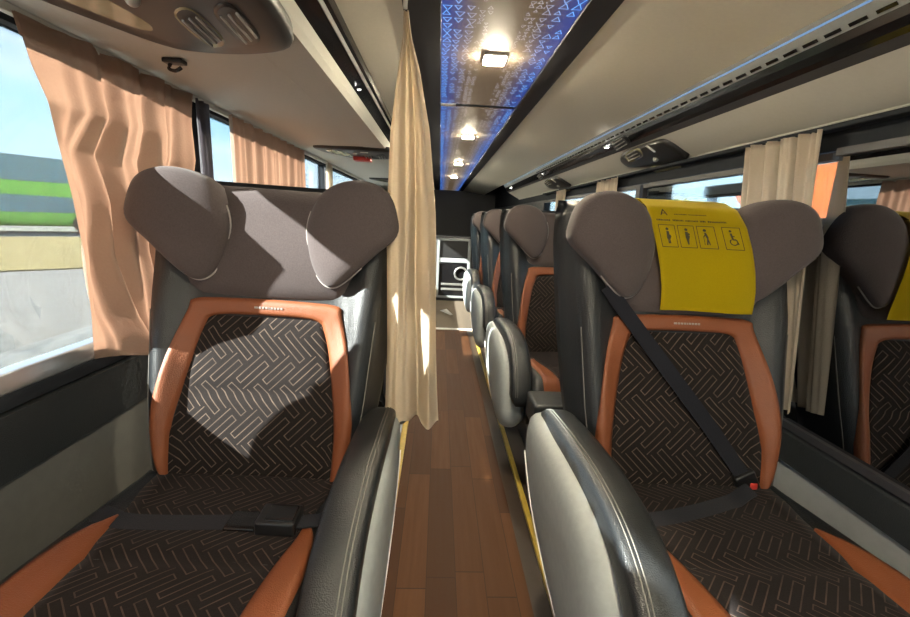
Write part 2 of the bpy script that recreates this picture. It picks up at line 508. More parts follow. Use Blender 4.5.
WING = [(.350, 1.105), (.347, 1.165), (.322, 1.217), (.27, 1.242), (.20, 1.238), (.138, 1.20), (.104, 1.12), (.113, 1.035), (.140, .975), (.175, .953), (.215, .972), (.29, 1.045)]
def wing_mesh(s):
    """ear cushion of the headrest, s = +1 or -1"""
    P = catmull([(s*x, 0, z) for x, z in WING], 5)
    c = Vector((s*.222, 0, 1.10)); rings = []
    prof = [(.55, .075), (.8, .072), (.93, .06), (.985, .04), (1.0, .014), (1.0, -.010), (.975, -.024), (.90, -.033), (.75, -.041), (.5, -.047), (.25, -.050)]
    for r, y in prof:
        ring = []
        for p in P:
            q = c+(p-c)*r
            dx = (q.x-c.x)*s
            yy = .128+y-.20*dx+.10*(q.z-1.10)+.9*max(0, dx)**2
            ring.append(Vector((q.x, yy, q.z)))
        rings.append(ring)
    bm = bmesh.new(); loft(bm, rings)
    edge = rings[5]
    return bm, edge

def headrest_mesh():
    bm = bmesh.new(); rings = []
    zs = [.905, .915, .95, 1.0, 1.05, 1.1, 1.14, 1.17, 1.192, 1.204, 1.208]
    for i, z in enumerate(zs):
        t = tz(z); w = interp([(.90, .195), (.95, .215), (1.02, .25), (1.1, .262)], z); sh = .020*(1-sst(.90, 1.0, z))
        if i in (0,): sh = .034
        if z > 1.17: sh = .03*((z-1.17)/.038)**2
        ring = []
        for j in range(19):
            x = -w+2*w*j/18
            ring.append(Vector((x, .205*t-.026+sh+.01*(x/w)**2-.008*math.sin(PI*min(1, max(0, (z-.9)/.32))), z)))
        for j in range(9):
            x = w*(1-2*j/8); ring.append(Vector((x, .205*t+.12-sh, z)))
        rings.append(ring)
    loft(bm, rings); return bm

ARM_PATH = [(.17, .575), (.12, .603), (.02, .618), (-.12, .632), (-.26, .638), (-.38, .628), (-.47, .598), (-.54, .545), (-.585, .47), (-.605, .38)]
def armrest(parent, s, ks=1.0, pc=.337):
    """aisle side armrest, s = side in x"""
    bm = bmesh.new(); path = catmull([(0, y, z) for y, z in ARM_PATH], 4, False)
    rings = []; N = len(path)
    for i, p in enumerate(path):
        a = path[max(0, i-1)]; b = path[min(N-1, i+1)]
        t = (b-a).normalized(); nrm = Vector((0, t.z, -t.y)) if False else Vector((0, -t.z, t.y))
        if nrm.z < 0 and i < N*.8: nrm = -nrm
        if nrm.y > 0 and i >= N*.8: nrm = -nrm
        f = i/(N-1)
        sc = 1 if 1 < i < N-2 else (.8 if i in (1, N-2) else .55)
        hw = .044*sc; up = .022*sc; dn = .055*sc+.035*sst(.4, 1, f)*sc
        cx = s*pc
        ring = []
        for k in range(20):
            an = 2*PI*k/20; ca, sa = math.cos(an), math.sin(an)
            ex = math.copysign(abs(ca)**.55, ca)*hw; ey = math.copysign(abs(sa)**.6, sa)*(up if sa > 0 else dn)
            ring.append(Vector((cx+ex, p.y, p.z))+nrm*(ey-.022))
        rings.append(ring)
    loft(bm, rings); pad = obj('armrest_pad', bm, 'leather', parent)
    for k in (-.6, -.42, .93):
        bm = bmesh.new()
        pts = []
        for i, p in enumerate(path[2:-2]):
            a = path[i+1]; b = path[i+3]; t = (b-a).normalized(); nrm = Vector((0, -t.z, t.y))
            if nrm.z < 0 and i < N*.7: nrm = -nrm
            if nrm.y > 0 and i >= N*.7: nrm = -nrm
            hgt = .022*(1-abs(k)**3.6)**.28 if abs(k) < .9 else .010
            pts.append(Vector((s*pc-s*k*.044, p.y, p.z))+nrm*(hgt-.0215))
        tube(bm, pts, .0013, 5); obj('stitching', bm, 'thread', pad)
    # grey shell on the aisle side
    out = [(.215, .50), (.19, .56), (.12, .578), (0, .578), (-.14, .585), (-.28, .580), (-.38, .558), (-.455, .50), (-.50, .42), (-.53, .34), (-.535, .27), (-.47, .225), (-.30, .225), (-.10, .265), (.08, .31), (.19, .38)]
    P = catmull([(0, y, z) for y, z in out], 4); c = Vector((0, -.16, .42)); rings = []
    for r, x in [(.9, .30), (.98, .335), (1.0, .352), (1.0, .370), (.985, .388), (.95, .402), (.88, .412), (.75, .419), (.5, .423), (.2, .424)]:
        rings.append([Vector((s*(.30+(x-.30)*ks), c.y+(p.y-c.y)*r, c.z+(p.z-c.z)*r)) for p in P])
    bm = bmesh.new(); loft(bm, rings); sh = obj('armrest_shell', bm, 'greyplastic', parent)
    bm = bmesh.new()
    seam = catmull([(s*(.30+(.4195-.30)*ks), .15, .45), (s*(.30+(.4215-.30)*ks), .06, .39), (s*(.30+(.4215-.30)*ks), -.06, .335), (s*(.30+(.4195-.30)*ks), -.25, .29), (s*(.30+(.414-.30)*ks), -.42, .27)], 5, False)
    tube(bm, seam, .0022, 6); obj('shell_seam', bm, 'white', sh)
    # bracket to the seat frame
    bm = bmesh.new(); box(bm, min(s*.27, s*.345), max(s*.27, s*.345), -.30, .08, .30, .40, .01)
    obj('armrest_bracket', bm, 'blackplastic', parent, auto=40)

def make_seat(aisle, lap=False, shoulder=False):
    root = empty('coach_seat')
    br = obj('backrest', backrest_mesh(), 'leather', root)
    for s in (-1, 1):
        bm = bmesh.new()
        pts = [Vector((s*w_back(t)*.90, back_front(w_back(t)*.90, t)-.0008, bz(t))) for t in [.03+.03*i for i in range(19)]]
        tube(bm, pts, .0016, 5); obj('stitching', bm, 'thread', br)
    bm = bmesh.new()
    rows = []
    for i in range(31):
        z = .405+.452*i/30
        w = interp([(.40, .205), (.44, .213), (.55, .216), (.70, .195), (.78, .178), (.86, .155)], z)
        rows.append((tz(z), -w, w))
    front_patch(bm, rows, .004, 18, pillow=.010, groove=tz(.665))
    obj('back_upholstery', bm, 'maze_back', root)
    half = [((-.216, .432), (-.211, .437)), ((-.246, .49), (-.214, .49)), ((-.262, .58), (-.214, .58)), ((-.252, .68), (-.198, .68)), ((-.234, .78), (-.178, .78)), ((-.207, .872), (-.160, .835)), ((-.196, .898), (-.148, .853)), ((-.12, .904), (-.11, .862)), ((0, .906), (0, .864))]
    pairs = half+[((-o[0], o[1]), (-i[0], i[1])) for o, i in reversed(half[:-1])]
    tr = obj('orange_trim', band_mesh(pairs, surf_back, .008), 'orange', root)
    bm = bmesh.new()
    for i, (a, b) in enumerate([(0, .008), (.011, .016), (.019, .024), (.027, .032), (.035, .037), (.040, .045), (.048, .053), (.056, .061), (.064, .069)]):
        x0 = -.03+a*1.1; x1 = -.03+b*1.1; y = back_front(0, tz(.885))-.0145
        box(bm, x0, x1, y-.001, y+.004, .883, .888)
    obj('embossing', bm, 'piping', tr, smooth=False)
    hr = obj('headrest', headrest_mesh(), 'velour', root)
    for s in (-1, 1):
        bm, edge = wing_mesh(s)
        wg = obj('headrest_wing', bm, 'velour', root)
        bm = bmesh.new(); n = len(edge)
        tube(bm, [edge[k % n]+Vector((0, -.001, 0)) for k in range(28, 54)], .0028, 6)
        obj('piping', bm, 'piping', wg)
    cu = obj('cushion', cushion_mesh(), 'leather', root)
    obj('cushion_upholstery', cush_patch(), 'maze_seat', root)
    for s in (-1, 1):
        prs = [((.210, -.205), (.203, -.208)), ((.232, -.25), (.197, -.265)), ((.247, -.31), (.186, -.315)), ((.250, -.38), (.176, -.385)), ((.246, -.45), (.17, -.45)), ((.240, -.52), (.165, -.52)), ((.236, -.575), (.162, -.575))]
        prs = [((s*o[0], o[1]), (s*i[0], i[1])) for o, i in prs]
        obj('orange_side_panel', band_mesh(prs, surf_cush, .006), 'orange', root)
    armrest(root, aisle, *((.72, .325) if aisle > 0 else (1.0, .337)))
    # under-frame
    bm = bmesh.new(); box(bm, -.27, .27, -.50, .05, .20, .285, .012); fr = obj('seat_frame', bm, 'blackplastic', root, auto=40)
    for s in (-1, 1):
        bm = bmesh.new(); box(bm, s*.2-.025, s*.2+.025, -.42, .0, .0, .21, .008); obj('leg', bm, 'darkframe', root, auto=40)
    bm = bmesh.new(); box(bm, -.26, .26, .14, .19, .36, .95, .02); obj('back_shell', bm, 'greyplastic', root, auto=40)
    if lap:
        bm = bmesh.new(); n = 30
        P = []; Wd = []; Nd = []
        for i in range(n+1):
            x = -.245+.318*i/n
            P.append(Vector((x, -.215-.01*math.sin(i/n*PI), cush_top(x, -.21)+.006))); Wd.append((0, 1, .0)); Nd.append((0, 0, 1))
        ribbon(bm, P, Wd, .048, .004, Nd)
        sb = obj('lap_belt', bm, 'webbing', root, auto=40)
        bm = bmesh.new(); z = cush_top(.12, -.21); dd = -.04; dx = -.025
        box(bm, .062+dx, .13+dx, -.205+dd, -.145+dd, z+.005, z+.017, .004); obj('tongue', bm, 'gloss', sb, auto=40)
        bm = bmesh.new(); 
        vs = box(bm, .132+dx, .218+dx, -.213+dd, -.145+dd, z+.006, z+.040, .007); bk = obj('buckle', bm, 'blackplastic', root, auto=40)
        bm = bmesh.new(); box(bm, .150+dx, .212+dx, -.205+dd, -.154+dd, z+.036, z+.0425, .003); obj('release_button', bm, 'gloss', bk, auto=40)
        bm = bmesh.new(); 
        P = [Vector((x, -.218+.03*sst(.2, .30, x), cush_top(x, -.2)+.006+.012*(x < .22))) for x in (.185, .21, .24, .27, .295)]
        ribbon(bm, P, [(0, 1, 0)]*5, .04, .004, [(0, 0, 1)]*5); obj('buckle_strap', bm, 'webbing', root, auto=40)
    if shoulder:
        bm = bmesh.new(); P = []; n = 30
        for i in range(n+1):
            k = i/n; x = -.235+.40*k; z = .985-.505*k
            y = back_front(x, tz(z))-.022-.012*math.sin(PI*k)
            P.append(Vector((x, y, z)))
        d = Vector((.40, 0, -.505)).normalized(); wd = Vector((d.z, 0, -d.x))
        ribbon(bm, P, [wd]*(n+1), .040, .003, [(0, -1, 0)]*(n+1))
        sb = obj('shoulder_belt', bm, 'webbing', root, auto=40)
        e = P[-1]
        bm = bmesh.new(); vs = box(bm, e.x-.028, e.x+.03, e.y-.014, e.y+.010, e.z-.05, e.z+.012, .006)
        bmesh.ops.rotate(bm, verts=bm.verts, cent=e, matrix=Matrix.Rotation(-.5, 3, 'Y'))
        bk = obj('buckle', bm, 'blackplastic', root, auto=40)
        bm = bmesh.new(); box(bm, e.x+.014, e.x+.034, e.y-.018, e.y-.010, e.z-.03, e.z-.012, .002)
        obj('release_button', bm, 'red', bk, auto=40)
        bm = bmesh.new(); P = []; n = 24
        for i in range(n+1):
            k = i/n; x = e.x-.01-.40*k; y = e.y-.05-.12*math.sin(k*PI/2)
            P.append(Vector((x, y, cush_top(max(-.25, x), min(y, 0))+.007+(1-sst(0, .2, k))*.02)))
        ribbon(bm, P, [(0, 1, 0.1)]*(n+1), .046, .003, [(0, 0, 1)]*(n+1)); obj('lap_belt', bm, 'webbing', root, auto=40)
    return root

SX_L, SX_R, SY = -.492, .712, 1.07
PITCH = 1.22
plainR = make_seat(-1)
plainR.location = (SX_R, SY+PITCH, 0)
tag(plainR, 'brown and orange seat directly behind the seat with the yellow cover, facing forward', 'seat', 'coach seats in the right-hand row')
rdesc = ['dark coach seat third in the right-hand row, mostly hidden, grey armrest on aisle', 'farthest dark coach seat in right-hand row, a small headrest by the aisle end']
for k in range(2):
    c = dup_tree(plainR); c.location = (SX_R, SY+PITCH*(k+2), 0)
    tag(c, rdesc[k], 'seat', 'coach seats in the right-hand row')
seatR = make_seat(-1, shoulder=True)
seatR.location = (SX_R, SY, 0); seatR.rotation_euler = (0, 0, math.radians(0))
tag(seatR, 'nearest right-hand coach seat, diagonal shoulder belt and yellow cover over its headrest', 'seat', 'coach seats in the right-hand row')
seatL = make_seat(1, lap=True)
seatL.location = (SX_L, SY, 0); seatL.rotation_euler = (0, math.radians(1.4), 0)
tag(seatL, 'sunlit left-hand coach seat by the window with lap belt fastened across cushion', 'seat', 'coach seats in the left-hand row')
plainL = make_seat(1); plainL.location = (SX_L, SY+PITCH, 0)
tag(plainL, 'coach seat hidden straight behind the sunlit left-hand seat', 'seat', 'coach seats in the left-hand row')

# ------------------------------------------------------------------ yellow headrest cover
def cover_pt(u, v, lift=0):
    """u 0..1 across, v 0 = behind top ... 1 = bottom hem; in world space"""
    L = v*.40
    # path over the headrest: back, top, front
    if L < .05: y, z = SY+.30-.0*L, 1.185+L*.9; ny, nz = 1, .3
    else: y = z = None
    pts = [(.335, 1.15), (.332, 1.19), (.30, 1.222), (.25, 1.232), (.195, 1.226), (.155, 1.206), (.128, 1.16), (.112, 1.105), (.102, 1.045), (.098, .985), (.10, .925)]
    f = v*(len(pts)-1); i = min(int(f), len(pts)-2); k = f-i
    y = pts[i][0]+(pts[i+1][0]-pts[i][0])*k; z = pts[i][1]+(pts[i+1][1]-pts[i][1])*k
    dy = pts[i+1][0]-pts[i][0]; dz = pts[i+1][1]-pts[i][1]; n = Vector((0, dz, -dy)); n.normalize()
    if n.y > 0 and v > .5: n = -n
    if v <= .5 and n.z < 0: n = -n
    sh = .075*sst(.40, 1, v)
    w = .262-.016*sst(.45, 1, v)
    x = .565+sh+w*u+.012*math.sin(v*5)*(1-u)
    y -= .006*math.sin(u*PI*2.3+v*3)*sst(.5, 1, v)+.020*sst(.45, 1, u)*sst(.35, .6, v)
    return Vector((x, SY+y, z))+n*lift
cov = empty('headrest_cover', (.70, SY+.16, 1.24))
def cov_local(p): return p-Vector(cov.location)
bm = bmesh.new()
pts = [[cov_local(cover_pt(i/20, j/50, .004)) for i in range(21)] for j in range(51)]
fr = grid(bm, pts)
bmesh.ops.solidify(bm, geom=bm.faces[:], thickness=.002)
cloth = obj('cloth', bm, 'yellowcloth', cov)
def on_cover(bm, poly, lift=.0062, th=.0006):
    """flat print polygon given in cover uv (u across, w = height fraction of the front panel from its top)"""
    top = [bm.verts.new(cov_local(cover_pt(u, .5+.5*w, lift+.0008))) for u, w in poly]
    bm.faces.new(top)
def rect_uv(bm, u0, w0, u1, w1):
    n = 4
    for i in range(n):
        a = u0+(u1-u0)*i/n; b = u0+(u1-u0)*(i+1)/n
        m = 3 if (w1-w0) > .03 else 1
        for j in range(m):
            c = w0+(w1-w0)*j/m; d = w0+(w1-w0)*(j+1)/m
            on_cover(bm, [(a, c), (b, c), (b, d), (a, d)])
AS = .262/.32   # u to w scale
def disc_uv(bm, u, w, r, a0=0, a1=2*PI, r_in=0, n=14):
    for i in range(n):
        p, q = a0+(a1-a0)*i/n, a0+(a1-a0)*(i+1)/n
        f = lambda a, rr: (u+rr*math.cos(a), w+rr*AS*math.sin(a))
        if r_in: on_cover(bm, [f(p, r_in), f(p, r), f(q, r), f(q, r_in)])
        else: on_cover(bm, [(u, w), f(p, r), f(q, r)])
def line_uv(bm, a, b, th=.012):
    du, dw = b[0]-a[0], (b[1]-a[1])/AS; L = math.hypot(du, dw); nu, nw = -dw/L*th/2, du/L*th/2*AS
    on_cover(bm, [(a[0]-nu, a[1]-nw), (a[0]+nu, a[1]+nw), (b[0]+nu, b[1]+nw), (b[0]-nu, b[1]-nw)])
W0, W1 = .205, .415     # pictogram row on the front panel
for k, uc in enumerate((.15, .36, .57, .82)):
    bm = bmesh.new(); hw = .088; wc = (W0+W1)/2
    for (a, b) in (((uc-hw, W0), (uc+hw, W0)), ((uc+hw, W0), (uc+hw, W1)), ((uc+hw, W1), (uc-hw, W1)), ((uc-hw, W1), (uc-hw, W0))): line_uv(bm, a, b, .007)
    u = uc
    if k < 3:
        disc_uv(bm, u-(.0, .0, .012)[k], wc-.066, .017)
    if k == 0:      # standing figure in a dress, rounded belly
        on_cover(bm, [(u-.012, wc-.045), (u+.014, wc-.045), (u+.022, wc+.03), (u-.02, wc+.03)]); disc_uv(bm, u+.012, wc+.005, .02)
        line_uv(bm, (u-.006, wc+.03), (u-.006, wc+.075), .012); line_uv(bm, (u+.008, wc+.03), (u+.008, wc+.075), .012)
    elif k == 1:    # figure holding a small child
        on_cover(bm, [(u-.016, wc-.045), (u+.014, wc-.045), (u+.02, wc+.02), (u-.018, wc+.02)]); disc_uv(bm, u+.022, wc-.022, .012)
        on_cover(bm, [(u-.018, wc+.0), (u+.02, wc+.0), (u+.006, wc+.08), (u-.006, wc+.08)]); line_uv(bm, (u+.022, wc-.01), (u+.014, wc+.02), .016)
    elif k == 2:    # bent figure with a stick
        line_uv(bm, (u-.012, wc-.045), (u+.004, wc+.01), .022); line_uv(bm, (u+.004, wc+.01), (u-.012, wc+.075), .014)
        line_uv(bm, (u+.002, wc+.01), (u+.014, wc+.075), .012); line_uv(bm, (u-.01, wc-.03), (u-.034, wc-.0), .01); line_uv(bm, (u-.034, wc-.0), (u-.036, wc+.075), .006)
    else:           # wheelchair user
        disc_uv(bm, u-.012, wc-.07, .014)
        line_uv(bm, (u-.012, wc-.05), (u-.004, wc+.012), .02); line_uv(bm, (u-.004, wc+.012), (u+.028, wc+.012), .016); line_uv(bm, (u+.028, wc+.012), (u+.042, wc+.058), .014)
        line_uv(bm, (u-.01, wc-.02), (u+.02, wc-.02), .011); disc_uv(bm, u-.002, wc+.036, .04, .3, PI*1.35, .029)
    obj('pictogram', bm, 'print', cov, smooth=False)
def worn_line(words, w0, w1):
    bm = bmesh.new()
    for a, b in words:
        x = a
        while x < b-.006:
            l = random.choice((.010, .013, .008)); e = min(b, x+l)
            rect_uv(bm, x, w0+random.uniform(0, .004), e, w1); x = e+.005
    return bm
obj('lettering', worn_line([(.28, .42), (.44, .64)], .075, .088), 'print', cov, smooth=False)
bm = bmesh.new()
line_uv(bm, (.13, .098), (.165, .03), .012); line_uv(bm, (.165, .03), (.20, .098), .012); line_uv(bm, (.145, .075), (.188, .075), .009)
obj('lettering', bm, 'print', cov, smooth=False)
obj('lettering', worn_line([(.06, .22), (.24, .36), (.38, .52), (.54, .60), (.62, .80)], .145, .165), 'print', cov, smooth=False)
tag(cov, 'yellow printed cloth cover with four pictograms over the near right-hand headrest', 'seat cover')

# ------------------------------------------------------------------ shell of the coach
Y0, Y1 = -2.6, 8.9
XL, XR = -.95, 1.10
AL, AR = -.146, .39
struct(boxobj('floor', XL-.05, XR+.05, Y0, Y1, -.08, -.004, 'vinyl'))
struct(boxobj('floor_aisle', AL+.012, .325, Y0, 4.38, -.004, .004, 'wood'))
struct(boxobj('floor_rear', XL, XR, 4.42, Y1, -.004, .006, 'carpet'))
struct(boxobj('trim_1', AL-.018, AL+.012, Y0, 4.38, -.004, .016, 'yellowstrip', bev=.003))
struct(boxobj('trim_2', AR-.006, AR+.016, Y0, 4.38, -.004, .014, 'yellowstrip', bev=.003))
struct(boxobj('trim_3', AL-.02, .47, 4.38, 4.425, -.004, .014, 'white', bev=.003))
struct(boxobj('trim_4', AL-.034, AL-.018, Y0, 4.38, -.004, .02, 'alu', bev=.003))
# ceiling skins
HC = 1.70
bm = bmesh.new()
strip_y(bm, [(-.12, HC), (-.285, 1.672)], -.02, Y0, Y1)
strip_y(bm, [(.43, HC), (.865, 1.644)], .02, Y0, Y1)
struct(obj('ceiling', bm, 'cream', smooth=False))
bm = bmesh.new(); box(bm, XL-.1, XR+.1, Y0, Y1, 1.80, 3.55); struct(obj('ceiling_roof', bm, 'darkframe', smooth=False))  # unseen upper-deck bulk, added to cast shade on the right-hand ground
for i, (a, b) in enumerate(((-.12, -.018), (.352, .432))):
    struct(boxobj('trim_%d' % (5+i), a, b, Y0, Y1, HC-.008, HC+.03, 'darkframe', bev=.003))
# glowing ceiling film
cx = .167
led = empty('light_panel', (cx, 3.1, HC))
for k, (a, b) in enumerate(((Y0, 2.26), (2.31, Y1))):
    bm = bmesh.new(); box(bm, -.187, .187, a-3.1, b-3.1, .0, .02); obj('film', bm, 'led', led, smooth=False)
bm = bmesh.new(); box(bm, -.187, .187, 2.26-3.1, 2.31-3.1, .002, .02); obj('joint_strip', bm, 'darkframe', led, smooth=False)
bm = bmesh.new(); box(bm, -.185, -.11, 2.262-3.1, 2.30-3.1, -.006, .004, .002); obj('joint_cover', bm, 'white', led, auto=40)
tag(led, 'long ceiling panel over aisle glowing with blue triangle outlines', 'light panel')
lamp_lab = {1.62: 'nearest and largest glowing rectangular lamp in the blue triangle ceiling panel', 3.06: 'second rectangular warm lamp along the blue ceiling panel', 4.55: 'third small warm lamp along the blue ceiling panel', 5.95: 'farthest visible warm lamp at the end of blue ceiling panel',
            .17: 'warm ceiling lamp overhead, in front of the nearest visible one', -1.28: 'warm ceiling lamp at front of the blue ceiling panel'}
for y, lab in lamp_lab.items():
    r = empty('ceiling_lamp', (cx, y, HC))
    bm = bmesh.new(); box(bm, -.041, .041, -.044, .044, -.010, .002, .003); obj('bezel', bm, 'silver', r, auto=40)
    bm = bmesh.new(); box(bm, -.036, .036, -.037, .037, -.016, -.008, .003); obj('lens', bm, 'lamp', r, auto=40)
    tag(r, lab, 'lamp', 'warm lamps along the ceiling panel')

# walls
bm = bmesh.new()
prism_y(bm, [(XL, .705), (XL+.035, .69), (XL+.035, .545), (XL+.02, .535), (XL-.05, .535), (XL-.05, .705)], -.55, Y1, 0)
prism_y(bm, [(XL+.02, .535), (XL+.02, .0), (XL-.05, .0), (XL-.05, .535)], -.55, Y1, 1)
prism_y(bm, [(XL-.005, 1.80), (XL-.005, 1.548), (XL-.05, 1.54), (XL-.05, 1.80)], Y0, Y1, 2)
struct(obj('wall_left', bm, ['wallblack', 'wallgrey', 'rubber'], smooth=False))
bm = bmesh.new()
prism_y(bm, [(XR+.05, .575), (XR-.01, .575), (XR-.03, .56), (XR-.03, .475), (XR-.015, .465), (XR+.05, .465)], -.62, Y1, 0)
prism_y(bm, [(XR-.015, .465), (XR-.015, 0), (XR+.05, 0), (XR+.05, .465)], -.62, Y1, 1)
prism_y(bm, [(XR, 1.80), (XR, 1.385), (XR+.05, 1.375), (XR+.05, 1.80)], Y0, Y1, 2)
struct(obj('wall_right', bm, ['wallblack', 'wallgrey_r', 'rubber'], smooth=False))
bm = bmesh.new(); box(bm, XL-.05, XR+.05, Y1, Y1+.06, 0, 1.84); struct(obj('wall_rear', bm, 'darkframe', smooth=False))
bm = bmesh.new(); box(bm, XL-.05, XR+.05, Y0-.06, Y0, 0, .12); box(bm, XL-.05, XR+.05, Y0-.06, Y0, 1.30, 1.84); struct(obj('wall_front', bm, 'darkframe', smooth=False))

def window(name, side, y0, y1, z0, z1, pane, fr=.03, frm='rubber', stiles=(1, 1)):
    x = XL-.035 if side < 0 else XR-.016
    root = empty(name, (x, (y0+y1)/2, z0)); h = (y1-y0)/2; H = z1-z0
    bm = bmesh.new()
    if stiles[0]: box(bm, -.015, .03 if side < 0 else .015, -h, -h+fr, 0, H)
    if stiles[1]: box(bm, -.015, .03 if side < 0 else .015, h-fr, h, 0, H)
    box(bm, -.015, .03 if side < 0 else .015, -h+fr, h-fr, 0, .02); box(bm, -.015, .03 if side < 0 else .015, -h+fr, h-fr, H-.02, H)
    obj('window_frame', bm, frm, root, smooth=False)
    bm = bmesh.new(); box(bm, -.003, .003, -h+fr*stiles[0], h-fr*stiles[1], .02, H-.02); obj('pane', bm, pane, root, smooth=False)
    struct(root); return root
window('window_8', -1, Y0+.02, -.55, .06, 1.545, 'glass_clear')  # unseen front glazing, carried near the floor to bring in more light
window('window_1', -1, -.55, 1.80, .705, 1.545, 'glass')
window('window_2', -1, 1.80, 3.70, .705, 1.545, 'glass')
window('window_3', -1, 3.72, 6.2, .705, 1.545, 'glass')
window('window_9', 1, Y0+.02, -.62, .06, 1.385, 'glass_clear', .02, 'darkframe')  # also unseen, made to reach near the floor for more light inside
window('window_4', 1, -.62, 1.20, .575, 1.385, 'glass_dark', .004, 'darkframe', (1, 0))
window('window_5', 1, 1.20, 2.33, .575, 1.375, 'glass_mid', .004, 'darkframe', (0, 1))
# the dark glass runs on under the clear strip of the next window as one sheet
for nm, poly in (('window_4', [(-.616, .595), (2.31, .595), (2.31, 1.20), (1.20, 1.20), (1.20, 1.365), (-.616, 1.365)]), ('window_5', [(1.20, 1.20), (2.31, 1.20), (2.31, 1.357), (1.20, 1.357)])):
    w_ = bpy.data.objects[nm]; old = [c for c in w_.children if c.name.startswith('pane')][0]; me = old.data
    bm = bmesh.new(); L = w_.location
    f = bm.faces.new([bm.verts.new((0, y-L.y, z-L.z)) for y, z in poly]); r = bmesh.ops.extrude_face_region(bm, geom=[f])
    bmesh.ops.translate(bm, vec=(.006, 0, 0), verts=[v for v in r['geom'] if isinstance(v, bmesh.types.BMVert)])
    bmesh.ops.recalc_face_normals(bm, faces=bm.faces); bm.to_mesh(me); bm.free()
window('window_6', 1, 2.36, 4.6, .575, 1.375, 'glass_mid', .05, 'darkframe')
bm = bmesh.new(); box(bm, XL-.05, XL, 6.2, Y1, .70, 1.55); struct(obj('wall_left_rear', bm, 'wallblack', smooth=False))
bm = bmesh.new(); box(bm, XR, XR+.05, 4.6, Y1, .57, 1.39); struct(obj('wall_right_rear', bm, 'wallblack', smooth=False))
# unseen windscreen behind the camera, kept low to let ground light reach the ceiling
ws = empty('window_7', (0.07, Y0-.03, .12)); bm = bmesh.new(); box(bm, -1.02, 1.02, -.004, .004, 0, 1.18); obj('pane', bm, 'glass_clear', ws, smooth=False)
bm = bmesh.new()
for x in (-1.05, -.02, 1.0): box(bm, x, x+.05, -.02, .02, 0, 1.18)
obj('window_frame', bm, 'rubber', ws, smooth=False); struct(ws)
# sliding vent bar and aluminium sill on the windows
struct(boxobj('trim_7', XL-.004, XL+.036, -.55, 6.2, .735, .782, 'alu', bev=.006))
struct(boxobj('trim_8', XL-.01, XL+.035, -.55, 6.2, .70, .736, 'rubber', bev=.004))
bm = bmesh.new(); box(bm, XR+.0, XR+.03, 1.52, 1.83, 1.285, 1.33, .004); box(bm, XR, XR+.03, 1.775, 1.80, .6, 1.30, .004); struct(obj('trim_9', bm, 'darkframe', auto=40))
bm = bmesh.new(); box(bm, XR+.0, XR+.03, 2.14, 2.33, .6, 1.385, .004); struct(obj('trim_10', bm, 'darkframe', auto=40))
# curtain tracks
struct(boxobj('trim_11', XL+.0, XL+.018, Y0, 6.2, 1.536, 1.556, 'cream_dk', bev=.003))
struct(boxobj('trim_12', XR-.042, XR-.004, Y0, 4.6, 1.436, 1.450, 'rubber', bev=.003))

# luggage racks
rk = empty('luggage_rack', (-.6, 3, 1.57))
def rk_part(name, path, th, mat, par, y0=Y0, y1=Y1, loc=None, segs=1):
    bm = bmesh.new(); L = par.location if loc is None else loc
    strip_y(bm, [(x-L[0], z-L[2]) for x, z in path], th, y0-L[1], y1-L[1], segs); return obj(name, bm, mat, par, smooth=False)
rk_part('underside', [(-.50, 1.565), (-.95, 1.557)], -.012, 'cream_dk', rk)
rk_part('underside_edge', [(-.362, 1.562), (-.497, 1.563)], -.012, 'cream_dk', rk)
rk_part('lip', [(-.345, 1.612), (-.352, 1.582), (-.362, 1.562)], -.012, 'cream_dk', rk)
rk_part('handrail', [(-.285, 1.672), (-.292, 1.655), (-.325, 1.628), (-.345, 1.612)], -.015, 'gloss', rk)
rk_part('rail_bead', [(-.302, 1.648), (-.309, 1.640)], .006, 'silver', rk)
tag(rk, 'cream left-hand overhead luggage rack with gloss black handrail', 'luggage rack')
rr = empty('luggage_rack', (.95, 2.5, 1.55)); YE = 6.2
rk_part('face_band', [(.865, 1.644), (.872, 1.634)], .012, 'greyplastic', rr, Y0, YE)
rk_part('blue_light_line', [(.872, 1.634), (.8755, 1.630)], .012, 'blueled', rr, Y0, YE)
rk_part('face_band', [(.8755, 1.630), (.884, 1.620)], .012, 'greyplastic', rr, Y0, YE)
sl = rk_part('slotted_strip', [(.884, 1.620), (.900, 1.604)], .012, 'greyplastic', rr, Y0, YE)
y = .62
while y < 4.2:
    bm = bmesh.new(); L = rr.location
    strip_y(bm, [(.8885-L[0], 1.6135-L[2]), (.8945-L[0], 1.6075-L[2])], -.0012, y-L[1], y+.042-L[1]); obj('slot', bm, 'gloss', sl, smooth=False)
    y += .062
rk_part('handrail', [(.900, 1.604), (.905, 1.585), (.915, 1.568), (.925, 1.5575)], .014, 'gloss', rr, Y0, YE)
rk_part('lower_band', [(.925, 1.5575), (.945, 1.5405)], .012, 'darkframe', rr, Y0, YE)
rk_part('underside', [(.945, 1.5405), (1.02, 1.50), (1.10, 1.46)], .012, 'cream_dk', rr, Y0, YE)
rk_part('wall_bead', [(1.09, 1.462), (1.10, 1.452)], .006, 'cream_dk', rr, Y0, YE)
bm = bmesh.new(); L = rr.location
prism_y(bm, [(x-L[0], z-L[2]) for x, z in [(.865, 1.644), (.90, 1.604), (.925, 1.5575), (.945, 1.5405), (1.10, 1.46), (1.10, 1.70), (.865, 1.70)]], YE-L[1], YE+.02-L[1]); obj('end_cap', bm, 'darkframe', rr, smooth=False)
tag(rr, 'right-hand overhead luggage rack with slotted silver edge and thin blue light line', 'luggage rack')
